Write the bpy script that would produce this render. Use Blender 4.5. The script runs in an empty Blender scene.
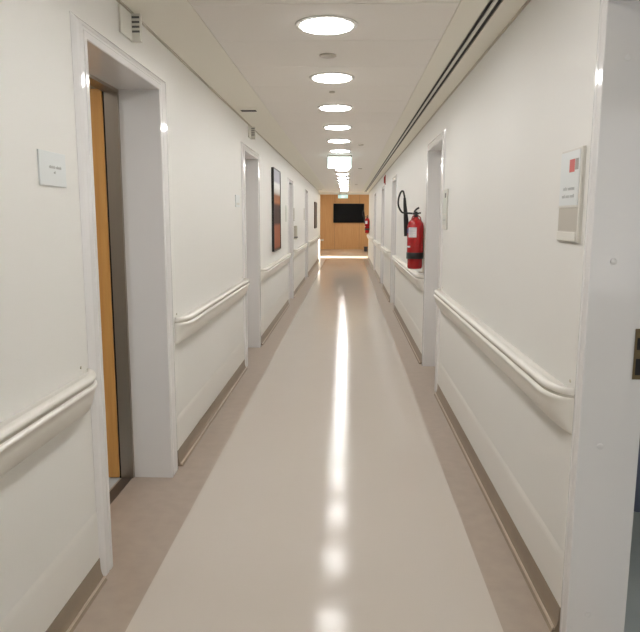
import bpy, bmesh, math, random
from mathutils import Vector, Matrix
random.seed(4)
S = bpy.context.scene
COL = S.collection
R = math.radians
PI = math.pi

# ------------------------------------------------------------------ materials
def lin(c):
    def f(v):
        v /= 255.0
        return v / 12.92 if v <= 0.04045 else ((v + 0.055) / 1.055) ** 2.4
    return (f(c[0]), f(c[1]), f(c[2]), 1.0)

def mat(name, rgb, rough=0.5, metal=0.0, spec=0.5, noise=None, bump=None, rough_var=None):
    """noise=(scale, amount) colour mottling, bump=(scale, strength), rough_var=(scale, lo, hi)"""
    m = bpy.data.materials.new(name); m.use_nodes = True
    nt = m.node_tree; b = nt.nodes['Principled BSDF']
    b.inputs['Base Color'].default_value = lin(rgb)
    b.inputs['Roughness'].default_value = rough
    b.inputs['Metallic'].default_value = metal
    b.inputs['Specular IOR Level'].default_value = spec
    tc = nt.nodes.new('ShaderNodeTexCoord')
    if noise:
        n = nt.nodes.new('ShaderNodeTexNoise'); n.inputs['Scale'].default_value = noise[0]
        n.inputs['Detail'].default_value = 5
        r = nt.nodes.new('ShaderNodeValToRGB')
        a = noise[1]; c = lin(rgb)
        r.color_ramp.elements[0].position = 0.3; r.color_ramp.elements[1].position = 0.7
        r.color_ramp.elements[0].color = tuple(max(0, v * (1 - a)) for v in c[:3]) + (1,)
        r.color_ramp.elements[1].color = tuple(min(1, v * (1 + a)) for v in c[:3]) + (1,)
        nt.links.new(tc.outputs['Object'], n.inputs['Vector'])
        nt.links.new(n.outputs['Fac'], r.inputs['Fac'])
        nt.links.new(r.outputs['Color'], b.inputs['Base Color'])
    if bump:
        n = nt.nodes.new('ShaderNodeTexNoise'); n.inputs['Scale'].default_value = bump[0]
        n.inputs['Detail'].default_value = 3
        bp = nt.nodes.new('ShaderNodeBump'); bp.inputs['Strength'].default_value = bump[1]
        bp.inputs['Distance'].default_value = 0.01
        nt.links.new(tc.outputs['Object'], n.inputs['Vector'])
        nt.links.new(n.outputs['Fac'], bp.inputs['Height'])
        nt.links.new(bp.outputs['Normal'], b.inputs['Normal'])
    if rough_var:
        n = nt.nodes.new('ShaderNodeTexNoise'); n.inputs['Scale'].default_value = rough_var[0]
        mr = nt.nodes.new('ShaderNodeMapRange')
        mr.inputs['From Min'].default_value = 0.3; mr.inputs['From Max'].default_value = 0.7
        mr.inputs['To Min'].default_value = rough_var[1]; mr.inputs['To Max'].default_value = rough_var[2]
        nt.links.new(tc.outputs['Object'], n.inputs['Vector'])
        nt.links.new(n.outputs['Fac'], mr.inputs['Value'])
        nt.links.new(mr.outputs['Result'], b.inputs['Roughness'])
    return m

def emit(name, rgb, strength):
    m = bpy.data.materials.new(name); m.use_nodes = True
    nt = m.node_tree; b = nt.nodes['Principled BSDF']
    b.inputs['Base Color'].default_value = (0.8, 0.8, 0.8, 1)
    b.inputs['Emission Color'].default_value = (rgb[0], rgb[1], rgb[2], 1)
    b.inputs['Emission Strength'].default_value = strength
    return m

def wood_mat(name, c1, c2, rough=0.45):
    m = bpy.data.materials.new(name); m.use_nodes = True
    nt = m.node_tree; b = nt.nodes['Principled BSDF']; b.inputs['Roughness'].default_value = rough
    b.inputs['Specular IOR Level'].default_value = 0.3
    tc = nt.nodes.new('ShaderNodeTexCoord'); mp = nt.nodes.new('ShaderNodeMapping')
    mp.inputs['Scale'].default_value = (14, 14, 0.7)
    n = nt.nodes.new('ShaderNodeTexNoise'); n.inputs['Scale'].default_value = 2.5; n.inputs['Detail'].default_value = 6
    r = nt.nodes.new('ShaderNodeValToRGB')
    r.color_ramp.elements[0].color = lin(c1); r.color_ramp.elements[1].color = lin(c2)
    r.color_ramp.elements[0].position = 0.3; r.color_ramp.elements[1].position = 0.7
    nt.links.new(tc.outputs['Object'], mp.inputs['Vector']); nt.links.new(mp.outputs['Vector'], n.inputs['Vector'])
    nt.links.new(n.outputs['Fac'], r.inputs['Fac']); nt.links.new(r.outputs['Color'], b.inputs['Base Color'])
    return m

M = {}
M['wall'] = mat('wall_paint', (228, 227, 223), 0.55, spec=0.3, bump=(180, 0.03))
M['guard'] = mat('wall_guard_vinyl', (228, 226, 221), 0.42, spec=0.4)
M['trimw'] = mat('gloss_trim_paint', (228, 227, 227), 0.10, spec=0.5)
M['ceil'] = mat('ceiling_tile', (250, 246, 241), 0.9, spec=0.1, noise=(300, 0.02))
M['ceilg'] = mat('ceiling_plaster', (249, 246, 236), 0.8, spec=0.15)
M['joint'] = mat('ceiling_joint', (198, 192, 180), 0.8, spec=0.1)
M['rail'] = mat('rail_vinyl', (232, 229, 222), 0.35, spec=0.4)
M['railg'] = mat('rail_groove', (190, 185, 174), 0.6)
M['border'] = mat('floor_border_vinyl', (164, 150, 137), 0.3, noise=(14, 0.05))
M['skirt'] = mat('skirting_vinyl', (140, 125, 108), 0.4, noise=(14, 0.04))
M['bead'] = mat('skirting_bead_vinyl', (186, 170, 152), 0.3)
M['roomfloor'] = mat('room_floor_vinyl', (190, 198, 202), 0.3)
M['lobbyfloor'] = mat('lobby_floor_vinyl', (196, 182, 164), 0.25)
M['steel'] = mat('brushed_steel', (172, 162, 150), 0.33, metal=1.0, bump=(60, 0.05))
M['thresh'] = mat('threshold_rubber', (74, 62, 54), 0.5)
M['chrome'] = mat('satin_chrome', (190, 188, 184), 0.25, metal=1.0)
M['brass'] = mat('tarnished_brass', (120, 104, 78), 0.4, metal=0.9)
M['darkhole'] = mat('dark_recess', (20, 17, 15), 0.7)
M['dooroak'] = wood_mat('honey_wood_veneer', (206, 150, 84), (218, 166, 98))
M['panel'] = wood_mat('lobby_wood_panel', (208, 160, 108), (218, 174, 122), 0.5)
M['doorw'] = mat('white_door_laminate', (222, 219, 214), 0.35)
M['plast'] = mat('white_plastic', (220, 218, 210), 0.4)
M['plastg'] = mat('warm_grey_plastic', (196, 190, 176), 0.5)
M['lampbody'] = mat('downlight_rim', (215, 212, 206), 0.5)
M['cover'] = mat('grey_cover_plate', (196, 188, 178), 0.5)
M['signp'] = mat('sign_paper', (220, 224, 224), 0.35)
M['signe'] = mat('sign_edge_plastic', (208, 205, 198), 0.35)
M['signgrey'] = mat('sign_grey_insert', (186, 181, 171), 0.4)
M['signgreen'] = mat('sign_green_tint', (205, 209, 201), 0.4)
M['ink'] = mat('grey_ink', (188, 190, 188), 0.6)
M['inkd'] = mat('dark_ink', (96, 98, 96), 0.6)
M['logor'] = mat('logo_red', (196, 96, 92), 0.5)
M['logog'] = mat('logo_grey', (158, 156, 150), 0.5)
M['red'] = mat('extinguisher_red', (164, 10, 18), 0.22, spec=0.6)
M['redd'] = mat('dull_red_plastic', (150, 34, 30), 0.45)
M['black'] = mat('black_rubber', (20, 20, 20), 0.45)
M['blackg'] = mat('black_gloss_screen', (5, 5, 7), 0.2, spec=0.15)
M['blacks'] = mat('black_satin', (14, 14, 15), 0.35)
M['label'] = mat('extinguisher_label_paper', (226, 222, 226), 0.5)
M['labelb'] = mat('label_blue', (60, 66, 120), 0.5)
M['curtain'] = mat('blue_curtain_cloth', (108, 114, 132), 0.85, spec=0.1)
M['brownframe'] = mat('dark_brown_frame', (58, 40, 32), 0.4)
M['binm'] = mat('charcoal_bin_plastic', (44, 48, 62), 0.5)
M['glass'] = mat('window_glass', (235, 240, 240), 0.02)
M['glass'].node_tree.nodes['Principled BSDF'].inputs['Transmission Weight'].default_value = 1.0
M['glass'].node_tree.nodes['Principled BSDF'].inputs['IOR'].default_value = 1.02
M['lamp'] = emit('downlight_glow', (1.0, 0.988, 0.972), 44.5)
M['exitglow'] = emit('exit_sign_glow', (0.78, 1.0, 0.97), 3.2)
M['exitfig'] = emit('exit_sign_figure_glow', (1.0, 1.0, 1.0), 3.2)
M['exitglow_far'] = emit('far_exit_sign_glow', (0.14, 0.50, 0.50), 0.9)
M['exitfig_far'] = emit('far_exit_sign_figure_glow', (0.95, 1.0, 1.0), 1.5)

# floor vinyl: polished, faintly scuffed
def floor_mat():
    m = mat('floor_vinyl', (196, 188, 179), 0.16, spec=0.13)
    nt = m.node_tree; b = nt.nodes['Principled BSDF']
    tc = nt.nodes.new('ShaderNodeTexCoord')
    n1 = nt.nodes.new('ShaderNodeTexNoise'); n1.inputs['Scale'].default_value = 3.0; n1.inputs['Detail'].default_value = 3
    n2 = nt.nodes.new('ShaderNodeTexNoise'); n2.inputs['Scale'].default_value = 60.0; n2.inputs['Detail'].default_value = 4
    mix = nt.nodes.new('ShaderNodeMath'); mix.operation = 'MULTIPLY_ADD'; mix.inputs[1].default_value = 0.28
    bp = nt.nodes.new('ShaderNodeBump'); bp.inputs['Strength'].default_value = 0.14; bp.inputs['Distance'].default_value = 0.01
    for n in (n1, n2): nt.links.new(tc.outputs['Object'], n.inputs['Vector'])
    nt.links.new(n2.outputs['Fac'], mix.inputs[0]); nt.links.new(n1.outputs['Fac'], mix.inputs[2])
    nt.links.new(mix.outputs[0], bp.inputs['Height']); nt.links.new(bp.outputs['Normal'], b.inputs['Normal'])
    mr = nt.nodes.new('ShaderNodeMapRange'); mr.inputs['From Min'].default_value = 0.35; mr.inputs['From Max'].default_value = 0.65
    mr.inputs['To Min'].default_value = 0.06; mr.inputs['To Max'].default_value = 0.12
    nt.links.new(n2.outputs['Fac'], mr.inputs['Value']); nt.links.new(mr.outputs['Result'], b.inputs['Roughness'])
    return m
M['floor'] = floor_mat()

def art_mat():
    m = mat('abstract_print', (200, 200, 210), 0.5, spec=0.1)  # bands by height, with mirror-like glass reflections put into the colour
    nt = m.node_tree; b = nt.nodes['Principled BSDF']
    tc = nt.nodes.new('ShaderNodeTexCoord'); sx = nt.nodes.new('ShaderNodeSeparateXYZ')
    r = nt.nodes.new('ShaderNodeValToRGB'); r.color_ramp.interpolation = 'LINEAR'
    st = [(0.0, (60, 34, 26)), (0.04, (150, 84, 56)), (0.30, (158, 92, 62)), (0.34, (60, 30, 24)), (0.50, (52, 26, 20)),
          (0.56, (70, 34, 22)), (0.60, (170, 104, 58)), (0.68, (150, 96, 60)), (0.72, (206, 204, 198)), (0.78, (238, 238, 236)),
          (0.83, (240, 240, 240)), (0.86, (186, 184, 196)), (0.98, (180, 180, 190))]
    e = r.color_ramp.elements
    while len(e) < len(st): e.new(0.5)
    for i, (p, c) in enumerate(st): e[i].position = p; e[i].color = lin(c)
    nt.links.new(tc.outputs['Generated'], sx.inputs[0]); nt.links.new(sx.outputs['Z'], r.inputs['Fac'])
    nt.links.new(r.outputs['Color'], b.inputs['Base Color'])
    return m
M['art'] = art_mat()

# ------------------------------------------------------------------ mesh helpers
class MB:
    def __init__(s): s.bm = bmesh.new()
    def box(s, x0, x1, y0, y1, z0, z1, bev=0.0):
        x0, x1 = min(x0, x1), max(x0, x1); y0, y1 = min(y0, y1), max(y0, y1); z0, z1 = min(z0, z1), max(z0, z1)
        vs = [s.bm.verts.new((x, y, z)) for x in (x0, x1) for y in (y0, y1) for z in (z0, z1)]
        fs = []
        for a in ((0, 1, 3, 2), (4, 6, 7, 5), (0, 4, 5, 1), (2, 3, 7, 6), (0, 2, 6, 4), (1, 5, 7, 3)):
            fs.append(s.bm.faces.new([vs[i] for i in a]))
        if bev > 0:
            es = list({e for f in fs for e in f.edges})
            bmesh.ops.bevel(s.bm, geom=es, offset=bev, segments=2, profile=0.5, affect='EDGES')
        return s
    def grid(s, rows, close_u=False, close_v=False, cap=False):
        """rows of points -> quads; close_u closes each row, cap fills the first and last row"""
        V = [[s.bm.verts.new(p) for p in r] for r in rows]
        n = len(V[0])
        for i in range(len(V) - (0 if close_v else 1)):
            a, b = V[i], V[(i + 1) % len(V)]
            for j in range(n - (0 if close_u else 1)):
                k = (j + 1) % n
                s.bm.faces.new((a[j], a[k], b[k], b[j]))
        if cap:
            s.bm.faces.new(V[0][::-1]); s.bm.faces.new(V[-1])
        return s
    def lathe(s, prof, c, axis='Z', seg=32):
        rows = []
        for r, h in prof:
            row = []
            for i in range(seg):
                a = 2 * PI * i / seg; u, v = r * math.cos(a), r * math.sin(a)
                if axis == 'Z': p = (c[0] + u, c[1] + v, c[2] + h)
                elif axis == 'X': p = (c[0] + h, c[1] + u, c[2] + v)
                else: p = (c[0] + v, c[1] + h, c[2] + u)
                row.append(p)
            rows.append(row)
        return s.grid(rows, close_u=True, cap=True)
    def tube(s, pts, rad, seg=12):
        pts = [Vector(p) for p in pts]; rows = []
        rads = rad if isinstance(rad, (list, tuple)) else [rad] * len(pts)
        up = Vector((0.3, 0.2, 1)).normalized()
        for i, p in enumerate(pts):
            t = (pts[min(i + 1, len(pts) - 1)] - pts[max(i - 1, 0)]).normalized()
            u = up - t * up.dot(t)
            if u.length < 1e-3: u = Vector((1, 0, 0)) - t * t.x
            u.normalize(); w = t.cross(u); up = u
            rows.append([p + (u * math.cos(2 * PI * k / seg) + w * math.sin(2 * PI * k / seg)) * rads[i] for k in range(seg)])
        return s.grid(rows, close_u=True, cap=True)
    def build(s, name, m, parent=None, smooth=False, angle=40):
        bmesh.ops.recalc_face_normals(s.bm, faces=s.bm.faces[:])
        if parent is not None:                      # vertices are kept relative to the thing's base
            root = parent
            while root.parent is not None: root = root.parent
            bmesh.ops.translate(s.bm, verts=s.bm.verts[:], vec=-Vector(root.location))
        me = bpy.data.meshes.new(name); s.bm.to_mesh(me); s.bm.free()
        ms = m if isinstance(m, (list, tuple)) else [m]
        for x in ms: me.materials.append(x)
        if smooth:
            for p in me.polygons: p.use_smooth = True
            try: me.set_sharp_from_angle(angle=R(angle))
            except Exception: pass
        o = bpy.data.objects.new(name, me); COL.objects.link(o)
        if parent is not None:
            o.parent = parent
        return o

def spline(pts, n=8):
    """Catmull-Rom through pts"""
    P = [Vector(p) for p in pts]; P = [P[0] * 2 - P[1]] + P + [P[-1] * 2 - P[-2]]; out = []
    for i in range(1, len(P) - 2):
        for k in range(n):
            t = k / n; a, b, c, d = P[i - 1], P[i], P[i + 1], P[i + 2]
            out.append(0.5 * ((2 * b) + (c - a) * t + (2 * a - 5 * b + 4 * c - d) * t * t + (3 * b - a - 3 * c + d) * t ** 3))
    out.append(P[-2]); return out

def tag(o, label=None, cat=None, group=None, kind=None):
    if label: o['label'] = label
    if cat: o['category'] = cat
    if group: o['group'] = group
    if kind: o['kind'] = kind
    return o
def empty(name, loc, label, cat, group=None):
    o = bpy.data.objects.new(name, None); o.location = loc; o.empty_display_size = 0.1; COL.objects.link(o)
    return tag(o, label, cat, group)
def struct(o, label, cat): return tag(o, label, cat, None, 'structure')
def copy_tree(o, parent=None, delta=None):
    c = o.copy(); COL.objects.link(c)
    if parent is not None: c.parent = parent
    else: c.location = o.location + Vector(delta)
    for ch in o.children: copy_tree(ch, c)
    return c

# ------------------------------------------------------------------ dimensions (metres; camera stands at y = 0)
XL, XR, ZC = -1.024, 0.793, 2.45
XLO, XRO = -1.31, 0.982            # back faces of the corridor walls
Y0, YEL, YER = -3.0, 23.0, 24.2   # corridor from behind the camera to the lobby
YW = 31.6                         # lobby far wall
# door openings: (start, end, head)
DL = [(2.545, 3.53, 2.188), (6.39, 7.34, 2.163), (11.2, 12.0, 2.125), (15.65, 16.45, 2.135)]
DR = [(1.10, 2.112, 2.165), (5.53, 6.48, 2.164), (10.6, 11.5, 2.15), (14.05, 14.95, 2.15), (18.1, 19.0, 2.15)]
CWL = [(0.098, 0.165), (0.13, 0.13), (0.09, 0.09), (0.09, 0.09)]      # casing widths, near and far side
CWR = [(0.075, 0.075), (0.13, 0.088), (0.09, 0.09), (0.09, 0.09), (0.09, 0.09)]

# ------------------------------------------------------------------ walls
def wall(name, xa, xb, y0, y1, doors, label):
    b = MB(); y = y0
    for a, c, h in doors:
        b.box(xa, xb, y, a, 0, ZC); b.box(xa, xb, a, c, h, ZC); y = c
    b.box(xa, xb, y, y1, 0, ZC)
    bmesh.ops.remove_doubles(b.bm, verts=b.bm.verts[:], dist=1e-5)
    # drop the doubled inner faces between neighbouring boxes
    seen = {}
    for f in b.bm.faces[:]:
        seen.setdefault(tuple(sorted(v.index for v in f.verts)), []).append(f)
    return struct(b.build(name, M['wall']), label, 'wall')
wall('wall_left', XL, XLO, Y0, YEL, DL, 'long cream corridor wall on the left with white door frames')
wall('wall_right', XR, XRO, Y0, YER, DR, 'long cream corridor wall on the right carrying the extinguishers')
struct(MB().box(XLO, XRO, Y0 - 0.1, Y0, 0, ZC).build('wall_back', M['wall']), 'cream end wall of the corridor behind the viewer', 'wall')

# ------------------------------------------------------------------ floor
bm = bmesh.new()
def quad(x0, x1, y0, y1, mi, z=0.0):
    f = bm.faces.new([bm.verts.new(p) for p in ((x0, y0, z), (x1, y0, z), (x1, y1, z), (x0, y1, z))]); f.material_index = mi
BL, BR = -0.80, 0.587
quad(XLO, BL, Y0 - 0.1, YER, 1); quad(BL, BR, Y0 - 0.1, YER, 0); quad(BR, XRO, Y0 - 0.1, YER, 1)
me = bpy.data.meshes.new('floor'); bm.to_mesh(me); bm.free()
me.materials.append(M['floor']); me.materials.append(M['border'])
fl = bpy.data.objects.new('floor', me); COL.objects.link(fl)
struct(fl, 'polished beige vinyl corridor floor with darker brown borders', 'floor')

# ------------------------------------------------------------------ ceiling
TX0, TX1 = -0.712, 0.490
SX0, SX1 = 0.614, 0.676
b = MB()
b.box(SX0 + 0.0, SX1, Y0, 24.0, ZC + 0.06, ZC + 0.12)
b.box(XLO, TX0 - 0.003, Y0 - 0.1, YER, ZC, ZC + 0.12)
b.box(TX1 + 0.003, SX0, Y0 - 0.1, YER, ZC, ZC + 0.12)
b.box(SX1, XRO, Y0 - 0.1, YER, ZC, ZC + 0.12)
b.box(SX0, SX1, 24.0, YER, ZC, ZC + 0.12)
b.box(TX0 - 0.003, TX1 + 0.003, Y0 - 0.1, YER, ZC + 0.02, ZC + 0.12)
ce = struct(b.build('ceiling', M['ceilg']), 'flat off-white corridor ceiling with square panels', 'ceiling')
b = MB(); y = 3.65 - 0.6 * 11
while y < YER - 0.05:
    b.box(TX0, TX1, y + 0.0018, min(y + 0.5982, YER), ZC, ZC + 0.02); y += 0.6
b.build('ceiling_tiles', M['ceil'], ce)
# grey strips painted as the shadow gap along both walls
b = MB(); b.box(XL, XL + 0.014, Y0, YEL, ZC - 0.007, ZC); b.box(XR - 0.012, XR, Y0, YER, ZC - 0.006, ZC)
struct(b.build('trim_1', M['joint']), 'thin grey joint strip where walls meet the ceiling', 'trim')
# linear slot diffuser
sd = empty('slot_diffuser', (0.64, 0, ZC), 'long black twin-slot air diffuser running along the right of the ceiling', 'air diffuser')
MB().box(SX0 + 0.001, SX1 - 0.001, Y0, 24.0, ZC + 0.004, ZC + 0.058).build('slot_recess', M['darkhole'], sd)
MB().box(SX0 + 0.0225, SX1 - 0.0225, Y0, 24.0, ZC - 0.002, ZC + 0.004).build('centre_bar', M['plast'], sd)
for xa in (SX0 + 0.0005, SX1 - 0.0025):
    MB().box(xa, xa + 0.002, Y0, 24.0, ZC - 0.003, ZC + 0.004).build('edge_flange', M['plastg'], sd)

# ------------------------------------------------------------------ doors
def door(n, side, y0, y1, zh, is_open, label, cws):
    """side -1 left wall, +1 right wall. The architrave is the root."""
    X = XL if side < 0 else XR
    out = -side                                    # towards the corridor
    wn, wf = cws; wt = 0.06
    def prof(w):
        return [(-0.012, 0.0), (-0.012, 0.0085), (-0.009, 0.011), (0.016, 0.011), (0.020, 0.009), (0.030, 0.009), (0.034, 0.0105), (w * 0.62, 0.0105), (w * 0.78, 0.008), (w * 0.9, 0.0045), (w, 0.001), (w, 0.0)]
    rows = []
    for (yy, sg, top, w_) in ((y0, -1, 0, wn), (y0, -1, 1, wn), (y1, 1, 1, wf), (y1, 1, 0, wf)):
        rows.append([(X + out * t, yy + sg * w, (zh + u) if top else 0.0) for (w, t), (u, _) in zip(prof(w_), prof(wt))])
        if side < 0: rows[-1] = [(X + (p[0] - X) * 1.7, p[1], p[2]) for p in rows[-1]]
    root = MB().grid(rows, close_u=True, cap=True).build('door_%d' % n, M['trimw'])
    struct(root, label, 'door')
    Xo = XLO if side < 0 else XRO
    d1 = XL - 0.205 if side < 0 else XR + 0.142     # end of the white lining
    t = 0.012
    b = MB()
    b.box(X, d1, y0 - 0.002, y0 + t, 0, zh); b.box(X, d1, y1 - t, y1 + 0.002, 0, zh); b.box(X, d1, y0 + t, y1 - t, zh - t, zh + 0.002)
    b.build('jamb_lining', M['trimw'], root)
    return root, d1, Xo

def closed_leaf(root, side, d1, y0, y1, zh, far_hinge=True):
    xa, xb = d1, d1 + side * 0.042
    MB().box(xa, xb, y0 + 0.002, y1 - 0.002, 0.008, zh - 0.004).build('door_leaf', M['doorw'], root)
    yh = y0 + 0.09
    b = MB(); b.lathe([(0.025, 0), (0.025, 0.008)], (xa - (0.008 if side > 0 else 0), yh, 1.04), 'X', 16)
    xs = xa - side * 0.03
    b.tube([(xa - side * 0.002, yh, 1.04), (xs - side * 0.012, yh, 1.04), (xs - side * 0.018, yh + 0.03, 1.04), (xs - side * 0.018, yh + 0.12, 1.04)], 0.009, 10)
    b.build('door_handle', M['chrome'], root, True)

n = 0
wl = ['white framed doorway on the left with the wooden door standing open', 'second white framed doorway on the left, before the framed picture',
      'white framed doorway on the left just beyond the framed picture', 'farthest white framed doorway on the left wall']
for i, (a, c, h) in enumerate(DL):
    n += 1
    root, d1, Xo = door(n, -1, a, c, h, i == 0, wl[i], CWL[i])
    if i:
        closed_leaf(root, -1, d1, a, c, h)
    else:
        # brushed steel inner frame, threshold and an open wooden leaf folded back into the room
        xs0, xs1 = d1, d1 - 0.072
        b = MB(); b.box(xs0, xs1, c - 0.035, c, 0, h); b.box(xs0, xs1, a, a + 0.012, 0, h); b.box(xs0, xs1, a + 0.012, c - 0.035, h - 0.028, h)
        b.build('steel_frame', M['steel'], root)
        MB().box(xs0 - 0.010, xs1 + 0.004, a, c, 0.0, 0.004).build('threshold_strip', M['thresh'], root)
        MB().box(xs1, xs1 - 0.012, c - 0.03, c - 0.004, 0.0, h).build('door_seal', M['darkhole'], root)  # near-black strip paints the dark gap between leaf and frame
        lf = MB().box(xs1 - 0.010, xs1 - 0.93, c - 0.045, c - 0.002, 0.008, h - 0.012, 0.003).build('door_leaf', M['dooroak'], root)
        lf['label'] = 'honey-coloured wooden door leaf'
        b = MB(); xh = xs1 - 0.86
        b.lathe([(0.026, 0), (0.026, 0.008)], (xh, c - 0.053, 1.03), 'Y', 16)
        b.tube([(xh, c - 0.048, 1.03), (xh, c - 0.095, 1.03), (xh + 0.03, c - 0.10, 1.03), (xh + 0.12, c - 0.10, 1.03)], 0.009, 10)
        b.build('door_handle', M['chrome'], root, True)
wr = ['wide white door frame at the right edge with the strike plate', 'white framed doorway on the right beside the near fire extinguisher',
      'white framed doorway on the right beyond the near fire extinguisher', 'white framed doorway on the right past the red alarm light',
      'farthest white framed doorway on the right wall']
for i, (a, c, h) in enumerate(DR):
    n += 1
    root, d1, Xo = door(n, 1, a, c, h, i == 0, wr[i], CWR[i])
    if i:
        closed_leaf(root, 1, d1, a, c, h)
    else:
        b = MB(); b.box(d1, Xo + 0.006, c - 0.001, c + 0.003, 0, h); b.box(d1, Xo + 0.006, a - 0.003, a + 0.001, 0, h)
        b.build('rebate', M['trimw'], root)
        st = MB().box(d1 + 0.012, Xo - 0.004, c - 0.004, c - 0.001, 0.975, 1.145).build('strike_plate', M['brass'], root)
        st['label'] = 'tarnished metal strike plate'
        MB().box(d1 + 0.019, Xo - 0.011, c - 0.0052, c - 0.004, 0.99, 1.045).build('latch_hole', M['darkhole'], st)
        MB().box(d1 + 0.019, Xo - 0.011, c - 0.0052, c - 0.004, 1.075, 1.115).build('bolt_hole', M['darkhole'], st)
        for z in (0.13, 0.745, 1.365, 1.99):
            MB().lathe([(0.0105, 0), (0.0105, -0.0016), (0.008, -0.003)], (0.855, c - 0.012, z), 'Y', 20).build('screw_cap', M['trimw'], root, True)

# ------------------------------------------------------------------ skirting with cove, wall guard
def segs(doors, cws, y0, y1):
    out = []; y = y0
    for (a, c, h), (wn, wf) in zip(doors, cws): out.append((y, a - wn)); y = c + wf
    out.append((y, y1)); return out
SL, SR = segs(DL, CWL, Y0, YEL), segs(DR, CWR, Y0, YER)
def skirting(name, X, sg, ss, label):
    p = [(0, 0.098), (0.006, 0.098), (0.008, 0.05), (0.012, 0.030), (0.019, 0.015), (0.030, 0.006), (0.034, 0.0), (0, 0)]
    b = MB(); bd = MB()
    for a, c in ss:
        b.grid([[(X + sg * o, y, z) for o, z in p] for y in (a, c)], close_u=True, cap=True)
        bd.tube([(X + sg * 0.0225, a, 0.013), (X + sg * 0.0225, c, 0.013)], 0.0055, 8)  # pale bead carries the cove's highlight in its colour
    r = struct(b.build(name, M['skirt'], None, True), label, 'skirting')
    k = bd.build('cove_bead', M['bead'], r, True); k['label'] = 'pale bead along the skirting'
skirting('baseboard_left', XL, 1, SL, 'brown coved skirting along the left wall')
skirting('baseboard_right', XR, -1, SR, 'brown coved skirting along the right wall')
for nm, X, sg, ss, lb in (('trim_2', XL, 1, SL, 'cream wall protection sheet low on the left wall'), ('trim_3', XR, -1, SR, 'cream wall protection sheet low on the right wall')):
    p = [(0, 0.098), (0.004, 0.098), (0.004, 0.270), (0.003, 0.285), (0.0, 0.305)]
    b = MB()
    for a, c in ss: b.grid([[(X + sg * o, y, z) for o, z in p] for y in (a, c)], close_u=True, cap=True)
    struct(b.build(nm, M['guard'], None, False), lb, 'wall guard')

# ------------------------------------------------------------------ handrails
GRIP = [(0.0, 0.894), (0.066, 0.892), (0.076, 0.896), (0.079, 0.903), (0.077, 0.911), (0.069, 0.917), (0.057, 0.919), (0.044, 0.915), (0.034, 0.907), (0.0, 0.902)]
DZ = {-1: -0.005, 1: 0.002}
GRV = [(0.0, 0.882), (0.069, 0.882), (0.069, 0.895), (0.0, 0.895)]
BUMP = [(0.0, 0.882), (0.05, 0.884), (0.074, 0.883), (0.081, 0.879), (0.083, 0.873), (0.080, 0.866), (0.073, 0.860), (0.069, 0.840), (0.060, 0.812), (0.048, 0.786), (0.034, 0.766), (0.018, 0.754), (0.0, 0.749)]
def handrail(side, ya, yb, label, endlen=0.15):
    X, sg = (XL, 1) if side < 0 else (XR, -1)
    root = empty('handrail', (X, (ya + yb) / 2, 0.85), label, 'handrail', 'handrails along the corridor walls')
    N = 9; path = []
    for k in range(N + 1):
        t = k / N; path.append((ya + endlen * (1 - math.cos(t * PI / 2)), max(0.04, math.sin(t * PI / 2))))
    path += [(y, s) for y, s in [(yb - (q[0] - ya), q[1]) for q in reversed(path)]]
    for nm, pr, m in (('grip', GRIP, M['rail']), ('groove_strip', GRV, M['railg']), ('bumper_panel', BUMP, M['rail'])):
        MB().grid([[(X + sg * (0.001 + o * s), y, z + DZ[side]) for o, z in pr] for y, s in path], close_u=True, cap=True).build(nm, m, root, True, 50)
    for y, dz in ((ya + 0.05, 1), (yb - 0.05, -1)):
        MB().lathe([(0.006, 0), (0.006, 0.003)], (X + (0 if sg > 0 else -0.003), y, 0.932 + DZ[side]), 'X', 12).build('fixing_screw', M['plastg'], root)
handrail(-1, -2.4, 2.425, 'cream handrail on the left wall nearest the viewer, before the open wooden door')
handrail(-1, 3.73, 6.27, 'cream handrail on the left between the open wooden door and the second doorway')
handrail(-1, 7.50, 11.0, 'cream handrail on the left under the framed picture')
handrail(-1, 12.2, 15.45, 'cream handrail on the left past the sanitizer dispenser')
handrail(-1, 16.65, 22.8, 'cream handrail on the far left wall, under the dark framed picture by the lobby')
handrail(1, 2.19, 5.38, 'cream handrail on the right under the sign with the red square')
handrail(1, 6.62, 10.42, 'cream handrail on the right under the near fire extinguisher')
handrail(1, 11.68, 13.88, 'cream handrail on the right under the red alarm light')
handrail(1, 15.12, 17.92, 'cream handrail on the right just past the red alarm light and a door')
handrail(1, 19.18, 24.0, 'cream handrail on the right by the lobby, under the far fire extinguisher')

# ------------------------------------------------------------------ ceiling lights
LX = -0.1125
def lamp(y):
    r = empty('ceiling_light', (LX, y, ZC), 'round white downlight', 'ceiling light', 'round downlights along the corridor ceiling')
    MB().lathe([(0.150, 0.0), (0.157, -0.001), (0.155, -0.005), (0.134, -0.0080), (0.131, -0.0075), (0.1305, -0.001)], (LX, y, ZC), 'Z', 48).build('lamp_rim', M['lampbody'], r, True)
    MB().lathe([(0.130, -0.002), (0.130, -0.0092), (0.126, -0.0120), (0.09, -0.0145), (0.04, -0.015)], (LX, y, ZC), 'Z', 48).build('diffuser', M['lamp'], r, True, 60)
    return r
LY = [3.362 + 1.2 * k for k in range(17)]
L0 = lamp(LY[0])
ords = ['nearest', 'second', 'third', 'fourth', 'fifth', 'sixth', 'seventh', 'eighth', 'ninth', 'tenth', 'eleventh', 'twelfth',
        'thirteenth', 'fourteenth', 'fifteenth', 'sixteenth', 'farthest']
L0['label'] = 'nearest and largest round glowing downlight, at the top of the picture'
for k, y in enumerate(LY[1:], 1):
    c = copy_tree(L0, None, (0, y - LY[0], 0))
    if k < 6: c['label'] = 'round glowing downlight, %s from the viewer, before the hanging exit sign' % ords[k]
    elif k < 16: c['label'] = 'round glowing downlight, %s from the viewer, beyond the near exit sign' % ords[k]
    else: c['label'] = 'farthest round glowing downlight, just before the lobby'
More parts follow.
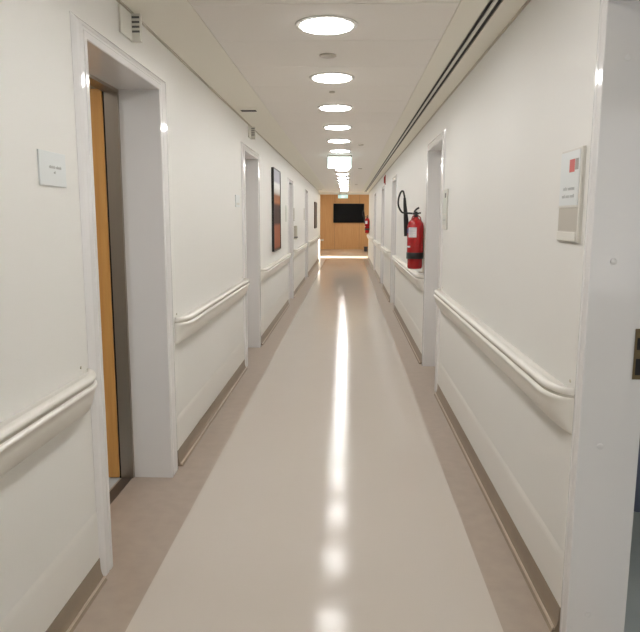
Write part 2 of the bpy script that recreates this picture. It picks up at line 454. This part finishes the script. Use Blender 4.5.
for k, y in enumerate((2.162, 0.962, -0.238, -1.438, -2.6)):  # the last is an unseen lamp added to brighten the lower near walls
    c = copy_tree(L0, None, (0, y - LY[0], 0))
    c['label'] = 'round downlight overhead, ' + ['just before the nearest visible one', 'above the viewer', 'just behind the viewer', 'well behind the viewer', 'by the back wall'][k]

# ceiling fittings: concealed sprinkler covers
def cover(x, y, r, name, label, cat, group):
    o = MB().lathe([(r * 0.94, 0.0), (r, -0.002), (r, -0.008), (r * 0.86, -0.011), (r * 0.6, -0.011)], (0, 0, 0), 'Z', 32).build(name, M['cover'], None, True)
    o.location = (x, y, ZC + 0.001); return tag(o, label, cat, group)
g = 'small round covers on the ceiling'
cover(-0.123, 3.96, 0.05, 'ceiling_speaker', 'flat grey disc between the two nearest downlights', 'ceiling cover', g)
cover(-0.125, 5.06, 0.022, 'ceiling_sprinkler_cover', 'tiny grey cover between the second and third downlights', 'sprinkler cover', g)
cover(0.168, 8.595, 0.036, 'ceiling_sprinkler_cover', 'small grey cover right of the fifth downlight', 'sprinkler cover', g)
cover(0.234, 12.66, 0.04, 'ceiling_sprinkler_cover', 'small grey cover on the ceiling beyond the near exit sign, right of the lights', 'sprinkler cover', g)
cover(0.24, 18.6, 0.04, 'ceiling_sprinkler_cover', 'farthest small grey cover, right of the last downlights', 'sprinkler cover', g)

# ceiling vents
def vent(x, y, label):
    r = empty('ceiling_vent', (x, y, ZC), label, 'ceiling vent', 'small slotted vents in the left ceiling margin')
    MB().box(x - 0.075, x + 0.075, y - 0.13, y + 0.10, ZC - 0.006, ZC, 0.002).build('vent_plate', M['ceilg'], r)
    MB().box(x - 0.068, x + 0.068, y - 0.005, y + 0.075, ZC - 0.0075, ZC - 0.006).build('vent_slot', M['darkhole'], r)
    return r
v = vent(-0.887, 5.85, 'small ceiling vent with dark slot before the second left doorway')
c = copy_tree(v, None, (-0.04, 15.95, 0)); c['label'] = 'small dark ceiling vent at the far end near the lobby'

# ------------------------------------------------------------------ sounders above the left doors
def sounder(y, label):
    r = empty('wall_sounder', (XL, y, 2.37), label, 'wall sounder', 'louvred sounders above the left doorways')
    MB().box(XL, XL + 0.012, y, y + 0.15, 2.318, 2.436, 0.003).build('back_plate', M['plast'], r)
    h = MB().box(XL, XL + 0.052, y + 0.15, y + 0.175, 2.316, 2.440, 0.003).build('louvre_box', M['plast'], r)
    for k in range(4):
        z = 2.355 + k * 0.021
        MB().box(XL + 0.004, XL + 0.047, y + 0.1485, y + 0.152, z, z + 0.009).build('louvre_slot', M['inkd'], h)
    return r
s0 = sounder(2.97, 'off-white louvred sounder above the open wooden door')
c = copy_tree(s0, None, (0, 3.76, 0)); c['label'] = 'off-white louvred sounder above the second left doorway'

# ------------------------------------------------------------------ signs
def textline(b, X, sg, y0, y1, z, h, dirn, words):
    """rows of small upright marks standing for unreadable lettering"""
    rnd = random.Random(int(z * 1000)); y = y0; step = 0.0052 * h / 0.010
    L = abs(y1 - y0); q = 0.0; k = 0
    while q < L - step:
        if words and k in words: q += step; k += 1; continue
        w = step * rnd.choice((0.55, 0.62, 0.7)); hh = h * rnd.choice((0.72, 0.72, 1.0))
        b.box(X, X + sg * 0.0008, y0 + dirn * q, y0 + dirn * (q + w), z, z + hh); q += step; k += 1
# left plate
r = empty('door_sign', (XL, 2.2, 1.665), 'pale square room sign on the left wall before the open wooden door', 'sign')
pl = MB().box(XL, XL + 0.007, 2.125, 2.327, 1.607, 1.723, 0.002).build('sign_plate', M['signp'], r)
b = MB(); textline(b, XL + 0.007, 1, 2.195, 2.292, 1.667, 0.010, 1, (9,)); textline(b, XL + 0.007, 1, 2.228, 2.246, 1.650, 0.009, 1, None)
b.build('lettering', M['ink'], pl)
# right holders
def holder(y0, y1, z0, z1, label, logo):
    X = XR; r = empty('sign_holder', (X, (y0 + y1) / 2, (z0 + z1) / 2), label, 'sign', 'sign holders beside the right doorways')
    zs = z0 + (z1 - z0) * 0.40
    MB().box(X - 0.008, X, y0, y1, z0, z1, 0.002).build('holder_back', M['signe'], r)
    p = MB().box(X - 0.010, X - 0.008, y0 + 0.03, y1 - 0.004, zs, z1 - 0.008).build('paper_notice', M['signp'] if logo else M['signgreen'], r)
    MB().box(X - 0.012, X - 0.008, y0 + 0.018, y1 - 0.002, zs - 0.008, zs - 0.001).build('divider_bar', M['plast'], r)
    MB().box(X - 0.0095, X - 0.008, y0 + 0.02, y1 - 0.006, z0 + 0.04, zs - 0.010).build('grey_insert', M['signgrey'] if logo else M['signgreen'], r)
    MB().box(X - 0.012, X - 0.008, y0 + 0.03, y1 - 0.002, z0 + 0.004, z0 + 0.036, 0.002).build('bottom_lip', M['plast'], r)
    MB().box(X - 0.013, X - 0.008, y0, y0 + 0.014, z0, z1, 0.002).build('side_rail', M['plast'], r)
    if logo:
        MB().box(X - 0.0105, X - 0.010, y0 + 0.076, y0 + 0.128, z1 - 0.080, z1 - 0.036).build('red_logo', M['logor'], p)
        MB().box(X - 0.0105, X - 0.010, y0 + 0.040, y0 + 0.072, z1 - 0.074, z1 - 0.036).build('grey_logo', M['logog'], p)
        b = MB(); textline(b, X - 0.010, -1, y1 - 0.045, y0 + 0.06, z1 - 0.142, 0.013, -1, (6,)); textline(b, X - 0.010, -1, y1 - 0.035, y0 + 0.06, z1 - 0.168, 0.012, -1, (5, 12))
        b.build('lettering', M['ink'], p)
    else:
        MB().box(X - 0.0105, X - 0.010, y0 + 0.06, y0 + 0.12, z1 - 0.065, z1 - 0.028).build('dark_logo', M['inkd'], p)
        b = MB(); textline(b, X - 0.0095, -1, y1 - 0.05, y0 + 0.06, z0 + 0.07, 0.012, -1, (5,))
        b.build('lettering', M['ink'], r)
    return r
holder(2.225, 2.45, 1.418, 1.742, 'sign holder with red and grey logo squares on the right wall', True)
holder(5.165, 5.40, 1.413, 1.73, 'pale greenish sign holder beside the doorway near the fire extinguisher', False)
# small plates by the other doors
def plate(X, sg, y0, y1, z0, z1, label, m='signp', name='door_sign'):
    r = empty(name, (X, (y0 + y1) / 2, (z0 + z1) / 2), label, 'sign')
    p = MB().box(X, X + sg * 0.008, y0, y1, z0, z1, 0.002).build('sign_plate', M[m], r)
    MB().box(X + sg * 0.008, X + sg * 0.009, y0 + 0.03, y1 - 0.03, z0 + 0.02, z0 + 0.04).build('lower_strip', M['signe'], p)
plate(XL, 1, 5.89, 6.11, 1.60, 1.71, 'small pale room sign just before the second left doorway')
plate(XL, 1, 10.7, 10.93, 1.44, 1.71, 'tall pale room sign between the framed picture and the third left doorway', 'signgreen')
plate(XL, 1, 12.25, 12.5, 1.445, 1.69, 'grey notice plate above the sanitizer dispenser on the left wall', 'signgrey', 'notice_plate')
plate(XL, 1, 15.2, 15.42, 1.455, 1.73, 'grey room sign before the farthest left doorway', 'signgrey')
# sanitizer dispenser
r = empty('wall_sanitizer_dispenser', (XL, 12.5, 1.25), 'small grey hand sanitizer dispenser on the left wall below a notice', 'dispenser')
MB().box(XL, XL + 0.06, 12.37, 12.46, 1.15, 1.355, 0.012).build('dispenser_body', M['plastg'], r, True)
MB().box(XL, XL + 0.07, 12.375, 12.455, 1.125, 1.15, 0.004).build('push_lever', M['inkd'], r)
MB().box(XL, XL + 0.06, 12.34, 12.48, 1.10, 1.125, 0.004).build('drip_tray', M['plastg'], r)

# ------------------------------------------------------------------ framed pictures
def picture(y0, y1, z0, z1, fm, art, label):
    X = XL; r = empty('framed_picture', (X, (y0 + y1) / 2, (z0 + z1) / 2), label, 'picture')
    f = 0.014; d = 0.034; b = MB()
    b.box(X, X + d, y0, y1, z0, z0 + f); b.box(X, X + d, y0, y1, z1 - f, z1); b.box(X, X + d, y0, y0 + f, z0 + f, z1 - f); b.box(X, X + d, y1 - f, y1, z0 + f, z1 - f)
    b.build('picture_frame', fm, r)
    MB().box(X, X + 0.024, y0 + f, y1 - f, z0 + f, z1 - f).build('print', art, r)
    return r
picture(8.74, 9.62, 1.045, 2.175, M['blacks'], M['art'], 'large black framed picture in brown and white on the left wall')
picture(19.9, 21.1, 1.19, 2.0, M['brownframe'], M['brownframe'], 'dark brown framed picture at the far left end of the corridor')

# ------------------------------------------------------------------ fire extinguishers
def extinguisher(y, label, horn_side=1):
    cx = XR - 0.094; r = 0.084
    root = empty('fire_extinguisher', (XR, y, 1.0), label, 'fire extinguisher', 'red fire extinguishers on the right wall')
    z0 = 0.985
    prof = [(0.045, 0.0), (0.066, 0.004), (0.074, 0.015), (0.076, 0.03), (0.077, 0.10), (r, 0.112), (r, 0.425), (r * 0.985, 0.448),
            (r * 0.9, 0.472), (r * 0.72, 0.494), (r * 0.48, 0.510), (0.030, 0.520), (0.024, 0.530)]
    MB().lathe(prof, (cx, y, z0), 'Z', 48).build('cylinder_body', M['red'], root, True, 60)
    MB().lathe([(r + 0.002, 0.105), (r + 0.004, 0.108), (r + 0.004, 0.168), (r + 0.002, 0.171)], (cx, y, z0), 'Z', 48).build('strap', M['black'], root, True)
    b = MB(); b.box(XR - 0.009, XR, y - 0.035, y + 0.035, 0.945, 1.40, 0.002); b.box(XR - 0.05, XR, y - 0.033, y + 0.033, 0.945, 0.955, 0.002)
    b.build('wall_bracket', M['plastg'], root)
    # valve
    b = MB(); b.lathe([(0.024, 0.528), (0.026, 0.534), (0.022, 0.548), (0.019, 0.552), (0.019, 0.575), (0.014, 0.585)], (cx, y, z0), 'Z', 24)
    b.tube([(cx, y - 0.006, z0 + 0.560), (cx, y + 0.045, z0 + 0.560)], 0.011, 12)
    vb = b.build('valve', M['blacks'], root, True)
    hz = z0 + 0.575
    b = MB(); b.tube(spline([(cx - 0.012, y, hz - 0.012), (cx - 0.014, y - 0.002, hz + 0.012), (cx + 0.004, y - 0.008, hz + 0.034), (cx + 0.030, y - 0.012, hz + 0.050)], 6), 0.0095, 10)
    b.build('squeeze_lever', M['blacks'], vb, True)
    b = MB(); b.tube(spline([(cx + 0.006, y, hz - 0.02), (cx + 0.028, y - 0.004, hz - 0.006), (cx + 0.05, y - 0.006, hz - 0.004)], 5), 0.008, 10)
    b.build('carry_handle', M['blacks'], vb, True)
    b = MB(); pts = [(cx - 0.022 + 0.014 * math.cos(a), y - 0.012, hz - 0.01 + 0.014 * math.sin(a)) for a in [2 * PI * k / 16 for k in range(16)]]
    b.tube(pts + [pts[0]], 0.0018, 6); b.build('pin_ring', M['chrome'], vb, True)
    # shoulder guard rings seen as small brackets at the neck
    for pts in ([(cx - 0.045, y - 0.02, z0 + 0.500), (cx - 0.034, y - 0.02, z0 + 0.532), (cx - 0.018, y - 0.01, z0 + 0.545)],
                [(cx + 0.05, y - 0.02, z0 + 0.495), (cx + 0.042, y - 0.02, z0 + 0.526), (cx + 0.018, y - 0.01, z0 + 0.545)]):
        MB().tube(spline(pts, 4), 0.006, 8).build('neck_guard', M['redd'], root, True)
    # curved paper label facing the near-left
    rr = r + 0.0012; a0, a1 = R(-150), R(-88); n_ = 12
    rows = [[(cx + rr * math.cos(a0 + (a1 - a0) * k / n_), y + rr * math.sin(a0 + (a1 - a0) * k / n_), z) for k in range(n_ + 1)] for z in (z0 + 0.325, z0 + 0.425)]
    lab = MB().grid(rows).build('label', M['label'], root, True)
    b = MB(); rr2 = r + 0.0018
    for q, (za, zb, f0, f1) in enumerate(((0.408, 0.414, .1, .9), (0.393, 0.396, .1, .8), (0.384, 0.387, .1, .85), (0.375, 0.378, .1, .7), (0.362, 0.365, .1, .85), (0.352, 0.355, .1, .6), (0.340, 0.343, .1, .8))):
        b.grid([[(cx + rr2 * math.cos(a0 + (a1 - a0) * (f0 + (f1 - f0) * k / 8)), y + rr2 * math.sin(a0 + (a1 - a0) * (f0 + (f1 - f0) * k / 8)), z0 + z) for k in range(9)] for z in (za, zb)])
    b.build('label_lines', M['ink'], lab)
    a2, a3 = R(-172), R(-152)
    MB().grid([[(cx + rr * math.cos(a2 + (a3 - a2) * k / 5), y + rr * math.sin(a2 + (a3 - a2) * k / 5), z) for k in range(6)] for z in (z0 + 0.365, z0 + 0.415)]).build('blue_sticker', M['labelb'], root, True)
    a2, a3 = R(-168), R(-132)
    MB().grid([[(cx + rr * math.cos(a2 + (a3 - a2) * k / 5), y + rr * math.sin(a2 + (a3 - a2) * k / 5), z) for k in range(6)] for z in (z0 + 0.222, z0 + 0.238)]).build('white_sticker', M['label'], root, True)  # small pale patch on the corridor side of the body
    # hose and horn hang on the far side
    hy = y + 0.085
    b = MB(); b.tube(spline([(cx - 0.01, y, 1.546), (cx - 0.04, y + 0.03, 1.552), (0.598, hy - 0.02, 1.556), (0.560, hy, 1.567), (0.527, hy, 1.628), (0.526, hy, 1.702),
                 (0.549, hy, 1.768), (0.571, hy, 1.776), (0.586, hy, 1.725), (0.590, hy, 1.690)], 8), 0.0095, 10)
    b.build('hose', M['black'], root, True)
    MB().tube([(0.588, hy, 1.71), (0.592, hy, 1.64), (0.599, hy, 1.575), (0.606, hy + 0.004, 1.50), (0.614, hy + 0.01, 1.42), (0.622, hy + 0.014, 1.32)],
              [0.013, 0.017, 0.020, 0.024, 0.028, 0.031], 18).build('discharge_horn', M['black'], root, True)
    MB().box(cx - 0.070, cx - 0.056, y + 0.058, y + 0.072, 1.335, 1.352).build('horn_clip', M['chrome'], root)
    return root
e0 = extinguisher(6.665, 'near red fire extinguisher with white label and black looped hose on the right wall')
c = copy_tree(e0, None, (0, 16.2, 0)); c['label'] = 'far red fire extinguisher at the end of the right wall by the lobby'

# red alarm beacon
r = empty('alarm_beacon', (XR, 13.8, 2.3), 'small red fire alarm light high on the right wall', 'alarm light')
MB().box(XR - 0.015, XR + 0.001, 13.72, 13.86, 2.20, 2.40, 0.004).build('beacon_base', M['redd'], r)
MB().box(XR - 0.035, XR - 0.015, 13.74, 13.84, 2.23, 2.37, 0.008).build('beacon_lens', M['red'], r, True)

# ------------------------------------------------------------------ exit signs
def exit_sign(x, y, ztop, w, h, housing, glow, fig, label, drop):
    r = empty('exit_sign', (x, y, ztop), label, 'exit sign', 'illuminated exit signs under the ceiling')
    MB().box(x - w / 2 - 0.01, x + w / 2 + 0.01, y - 0.03, y + 0.03, ztop - housing, ztop, 0.004).build('housing', M['cover'], r)
    if drop:
        for q in (-0.12, 0.12):
            MB().lathe([(0.006, 0), (0.006, drop)], (x + q, y, ztop), 'Z', 10).build('hanging_rod', M['chrome'], r)
    zt = ztop - housing; zb = zt - h
    p = MB().box(x - w / 2, x + w / 2, y - 0.012, y + 0.012, zb, zt).build('lit_panel', glow, r)
    for s in (-1, 1):
        Y = y + s * 0.0125; b = MB(); k = h / 0.2; c = (x - s * -0.02, zb + h * 0.5)
        def P(u, v): return (c[0] - s * u * k * -1, Y, c[1] + v * k)
        b.lathe([(0.014 * k, -0.0006), (0.014 * k, 0.0006)], P(0.028, 0.062), 'Y', 16)
        for pts, rd in (([(0.022, 0.045), (0.0, -0.005)], 0.013), ([(0.0, -0.005), (0.03, -0.03), (0.022, -0.068)], 0.009), ([(0.0, -0.005), (-0.02, -0.038), (-0.058, -0.046)], 0.009),
                        ([(0.022, 0.04), (0.05, 0.018), (0.068, 0.034)], 0.007), ([(0.018, 0.042), (-0.022, 0.036), (-0.036, 0.004)], 0.007)):
            for (u0, v0), (u1, v1) in zip(pts[:-1], pts[1:]):
                a, d = Vector((u0, v0)), Vector((u1, v1)); t = (d - a).normalized(); nn = Vector((-t.y, t.x)) * rd
                q = [P(*(a + nn)), P(*(d + nn)), P(*(d - nn)), P(*(a - nn))]
                b.bm.faces.new([b.bm.verts.new(z) for z in q])
        for q in ([(-0.155, -0.01), (-0.155, 0.01), (-0.115, 0.01), (-0.115, -0.01)], [(-0.115, 0.03), (-0.085, 0.0), (-0.115, -0.03)]):
            b.bm.faces.new([b.bm.verts.new(P(u * 0.95, v)) for u, v in q])
        b.build('running_figure', fig, p)
    return r
exit_sign(-0.128, 10.0, ZC, 0.352, 0.165, 0.030, M['exitglow'], M['exitfig'], 'large bright exit sign hanging under the ceiling among the downlights', 0)
exit_sign(-0.17, 23.9, 2.37, 0.36, 0.125, 0.020, M['exitglow_far'], M['exitfig_far'], 'small far green exit sign above the lobby entrance', 0.08)

# ------------------------------------------------------------------ lobby at the far end
LX0, LX1, LZ = -4.0, 2.0, 2.75
struct(MB().box(LX0, LX1 + 0.1, YER, YW + 0.1, -0.05, 0.0).build('floor_lobby', M['lobbyfloor']), 'pale floor of the lobby beyond the corridor', 'floor')
struct(MB().box(LX0, XLO, YEL, YER, -0.05, 0.0).build('floor_alcove', M['lobbyfloor']), 'pale floor of the side opening before the lobby', 'floor')
struct(MB().box(LX0 - 0.1, LX1 + 0.1, YER + 0.12, YW + 0.1, LZ, LZ + 0.1).build('ceiling_lobby', M['ceilg']), 'white lobby ceiling', 'ceiling')
struct(MB().box(LX0 - 0.1, XLO, YEL - 0.1, YER + 0.12, ZC, LZ + 0.1).build('ceiling_alcove', M['ceilg']), 'white ceiling over the side opening before the lobby', 'ceiling')
struct(MB().box(XLO, LX1 + 0.1, YER, YER + 0.12, 2.375, LZ + 0.1).build('wall_header', M['wall']), 'white header across the end of the corridor ceiling', 'wall')
struct(MB().box(LX0 - 0.1, LX0, YEL - 0.1, YW + 0.1, 0, LZ).build('wall_lobby_left', M['wall']), 'white left wall of the lobby', 'wall')
struct(MB().box(LX0, XLO, YEL - 0.1, YEL, 0, ZC).build('wall_lobby_near', M['wall']), 'white wall closing the side opening', 'wall')
b = MB()                                            # far wall: wood panels with joints
xs = [LX0, -2.62, -1.42, -0.62, 0.58, 1.78, LX1 + 0.1]
for a, c in zip(xs[:-1], xs[1:]): b.box(a + 0.003, c - 0.003, YW - 0.02, YW, 0.0, LZ)
fw = struct(b.build('wall_far', M['panel']), 'honey-brown wood-panelled wall behind the television', 'wall')
MB().box(LX0, LX1 + 0.1, YW, YW + 0.1, 0, LZ).build('panel_backing', M['brownframe'], fw)
# pier left of the lobby mouth and right wall with a window
struct(MB().box(-1.31, -1.10, 24.32, 26.2, 0, LZ).build('wall_pier', M['wall']), 'narrow white pier at the left edge of the lobby', 'wall')
b = MB(); WY0, WY1, WZ0, WZ1 = 24.45, 25.85, 0.30, 2.2
b.box(LX1, LX1 + 0.1, YER, WY0, 0, LZ); b.box(LX1, LX1 + 0.1, WY1, YW + 0.1, 0, LZ); b.box(LX1, LX1 + 0.1, WY0, WY1, 0, WZ0); b.box(LX1, LX1 + 0.1, WY0, WY1, WZ1, LZ)
struct(b.build('wall_lobby_right', M['wall']), 'white right wall of the lobby with a window', 'wall')
struct(MB().box(XRO, LX1 + 0.1, YER - 0.1, YER, 0, LZ + 0.1).build('wall_lobby_front', M['wall']), 'white lobby wall beside the end of the corridor', 'wall')
b = MB(); f = 0.05
b.box(LX1 + 0.03, LX1 + 0.07, WY0, WY1, WZ0, WZ0 + f); b.box(LX1 + 0.03, LX1 + 0.07, WY0, WY1, WZ1 - f, WZ1); b.box(LX1 + 0.03, LX1 + 0.07, WY0, WY0 + f, WZ0, WZ1); b.box(LX1 + 0.03, LX1 + 0.07, WY1 - f, WY1, WZ0, WZ1)
struct(b.build('window_1', M['trimw']), 'white framed lobby window letting in the sun', 'window')

# television
tv = empty('television', (0.065, YW - 0.02, 1.745), 'large black flat television on the wood-panelled far wall', 'television')
MB().box(-0.682, 0.807, YW - 0.075, YW - 0.03, 1.285, 2.205, 0.006).build('casing', M['blacks'], tv)
MB().box(-0.667, 0.792, YW - 0.077, YW - 0.075, 1.305, 2.19).build('screen', M['blackg'], tv)
MB().box(-0.17, 0.30, YW - 0.03, YW - 0.02, 1.55, 1.95).build('wall_mount', M['blacks'], tv)
# small bin
r = empty('waste_bin', (0.86, 29.7, 0), 'small dark waste bin on the lobby floor at right', 'bin')
MB().lathe([(0.070, 0.0), (0.078, 0.004), (0.092, 0.205), (0.096, 0.21), (0.088, 0.212), (0.074, 0.012)], (0.86, 29.7, 0), 'Z', 28).build('bin_body', M['binm'], r, True)
MB().lathe([(0.097, 0.200), (0.100, 0.203), (0.100, 0.213), (0.097, 0.216)], (0.86, 29.7, 0), 'Z', 28).build('bin_rim', M['binm'], r, True)
# switch plate low on wood wall
r = empty('wall_socket', (-1.22, YW - 0.02, 0.55), 'small white socket plate low at the left of the wood-panelled wall', 'socket')
MB().box(-1.29, -1.15, YW - 0.032, YW - 0.02, 0.40, 0.49, 0.003).build('socket_plate', M['plast'], r)

# unseen downlights added to brighten the lobby and its wood wall
k = 0
for x in (-2.4, -0.2, 1.3):
    for y in (26.4, 28.4, 30.2):
        c = copy_tree(L0, None, (x - LX, y - LY[0], LZ - ZC))
        c['label'] = 'round downlight in the lobby ceiling, ' + ['front left', 'middle left', 'back left', 'front centre', 'middle centre', 'back centre', 'front right', 'middle right', 'back right'][k]; k += 1
        c['group'] = 'round downlights in the lobby ceiling'

# ------------------------------------------------------------------ room on the right (seen past the strike plate) and on the left
RX1 = 4.2
struct(MB().box(XRO, RX1, -0.6, 3.6, -0.05, 0.0).build('floor_ward', M['roomfloor']), 'pale floor of the room beyond the right door frame', 'floor')
struct(MB().box(XRO, RX1 + 0.1, -0.7, 3.7, 2.6, 2.7).build('ceiling_ward', M['ceilg']), 'ceiling of the room beyond the right door frame', 'ceiling')
b = MB(); b.box(XRO, RX1 + 0.1, 3.6, 3.7, 0, 2.6); b.box(RX1, RX1 + 0.1, -0.7, 3.6, 0, 2.6)
b.box(XRO, 1.6, -0.7, -0.6, 0, 2.6); b.box(3.6, RX1, -0.7, -0.6, 0, 2.6); b.box(1.6, 3.6, -0.7, -0.6, 0, 0.9); b.box(1.6, 3.6, -0.7, -0.6, 2.3, 2.6)
b.box(XRO - 0.02, XRO + 0.001, -0.6, 3.6, ZC, 2.6)
struct(b.build('wall_ward', M['wall']), 'white walls of the room beyond the right door frame', 'wall')
b = MB()
for a0_, a1_, z0_, z1_ in ((1.6, 3.6, 0.9, 0.95), (1.6, 3.6, 2.25, 2.3), (1.6, 1.65, 0.95, 2.25), (3.55, 3.6, 0.95, 2.25), (2.575, 2.625, 0.95, 2.25)):
    b.box(a0_, a1_, -0.67, -0.62, z0_, z1_)
struct(b.build('window_2', M['trimw']), 'white framed window of the room beyond the right door frame', 'window')  # window set out of view to admit the fill
# curtain
r = empty('privacy_curtain', (1.7, 2.5, 0.35), 'blue hanging curtain just visible past the right door frame', 'curtain')
rows = []
for z in (0.36, 0.9, 1.6, 2.3):
    row = []
    for k in range(81):
        x = 1.04 + 1.3 * k / 80; amp = 0.018 + 0.012 * (2.3 - z) / 2
        row.append((x, 2.46 + amp * math.sin(k * 0.62) + 0.006 * math.sin(k * 1.7 + z), z))
    rows.append(row)
cu = MB().grid(rows).build('cloth', M['curtain'], r, True)
sm = cu.modifiers.new('thickness', 'SOLIDIFY'); sm.thickness = 0.004
MB().tube([(1.0, 2.46, 2.31), (2.5, 2.46, 2.31)], 0.012, 10).build('curtain_track', M['chrome'], r)
for x in (1.15, 2.35): MB().tube([(x, 2.46, 2.31), (x, 2.46, 2.6)], 0.007, 8).build('track_hanger', M['chrome'], r)
# room behind the open wooden door
struct(MB().box(-3.6, XLO, 1.4, 5.2, -0.05, 0.0).build('floor_side_room', M['roomfloor']), 'pale floor of the room behind the open wooden door', 'floor')
struct(MB().box(-3.7, XLO, 1.3, 5.3, ZC, ZC + 0.1).build('ceiling_side_room', M['ceilg']), 'ceiling of the room behind the open wooden door', 'ceiling')
b = MB(); b.box(-3.7, -3.6, 1.4, 5.2, 0, ZC); b.box(-3.7, XLO, 1.3, 1.4, 0, ZC); b.box(-3.7, XLO, 5.2, 5.3, 0, ZC)
struct(b.build('wall_side_room', M['wall']), 'cream walls of the room behind the open wooden door', 'wall')
c = copy_tree(L0, None, (-2.1 - LX, 2.55 - LY[0], 0)); c['label'] = 'round downlight in the room behind the open wooden door'; c['group'] = 'round downlights in side rooms'  # unseen lamp added to brighten the open leaf

# ------------------------------------------------------------------ sun, sky and ward fill
def area(name, loc, rot, sx, sy, power, color):
    l = bpy.data.lights.new(name, 'AREA'); l.shape = 'RECTANGLE'; l.size = sx; l.size_y = sy; l.energy = power; l.color = color
    o = bpy.data.objects.new(name, l); o.location = loc; o.rotation_euler = rot; COL.objects.link(o); return o
area('window_daylight', (2.6, -0.72, 1.6), (R(90), 0, 0), 2.0, 1.4, 14, (1.0, 0.97, 0.93))  # unseen fill added at the ward window for curtain and jamb
sun = bpy.data.lights.new('sun', 'SUN'); sun.energy = 34; sun.angle = R(0.5); sun.color = (1, 0.93, 0.82)
so = bpy.data.objects.new('sun', sun); so.rotation_euler = (0, R(65), 0); so.location = (6, 25, 4); COL.objects.link(so)
w = bpy.data.worlds.new('sky'); S.world = w; w.use_nodes = True
w.node_tree.nodes['Background'].inputs['Color'].default_value = (0.65, 0.8, 1.0, 1); w.node_tree.nodes['Background'].inputs['Strength'].default_value = 0.3

# ------------------------------------------------------------------ camera and view
cam = bpy.data.cameras.new('camera'); cam.sensor_fit = 'HORIZONTAL'; cam.sensor_width = 36; cam.lens = 36.0506; cam.clip_start = 0.02; cam.clip_end = 200
co = bpy.data.objects.new('camera', cam); co.location = (0, 0, 1.5)
co.rotation_euler = (Matrix.Rotation(R(2.3963), 4, 'Z') @ Matrix.Rotation(R(90 - 8.6728), 4, 'X') @ Matrix.Rotation(R(0.1604), 4, 'Z')).to_euler(); COL.objects.link(co)
S.camera = co
S.view_settings.view_transform = 'Standard'; S.view_settings.look = 'None'; S.view_settings.gamma = 1.0; S.view_settings.use_curve_mapping = False
S.view_settings.exposure = 0.0
S.cycles.use_denoising = True
S.cycles.max_bounces = 12; S.cycles.diffuse_bounces = 8; S.cycles.glossy_bounces = 6
S.cycles.sample_clamp_indirect = 6.0
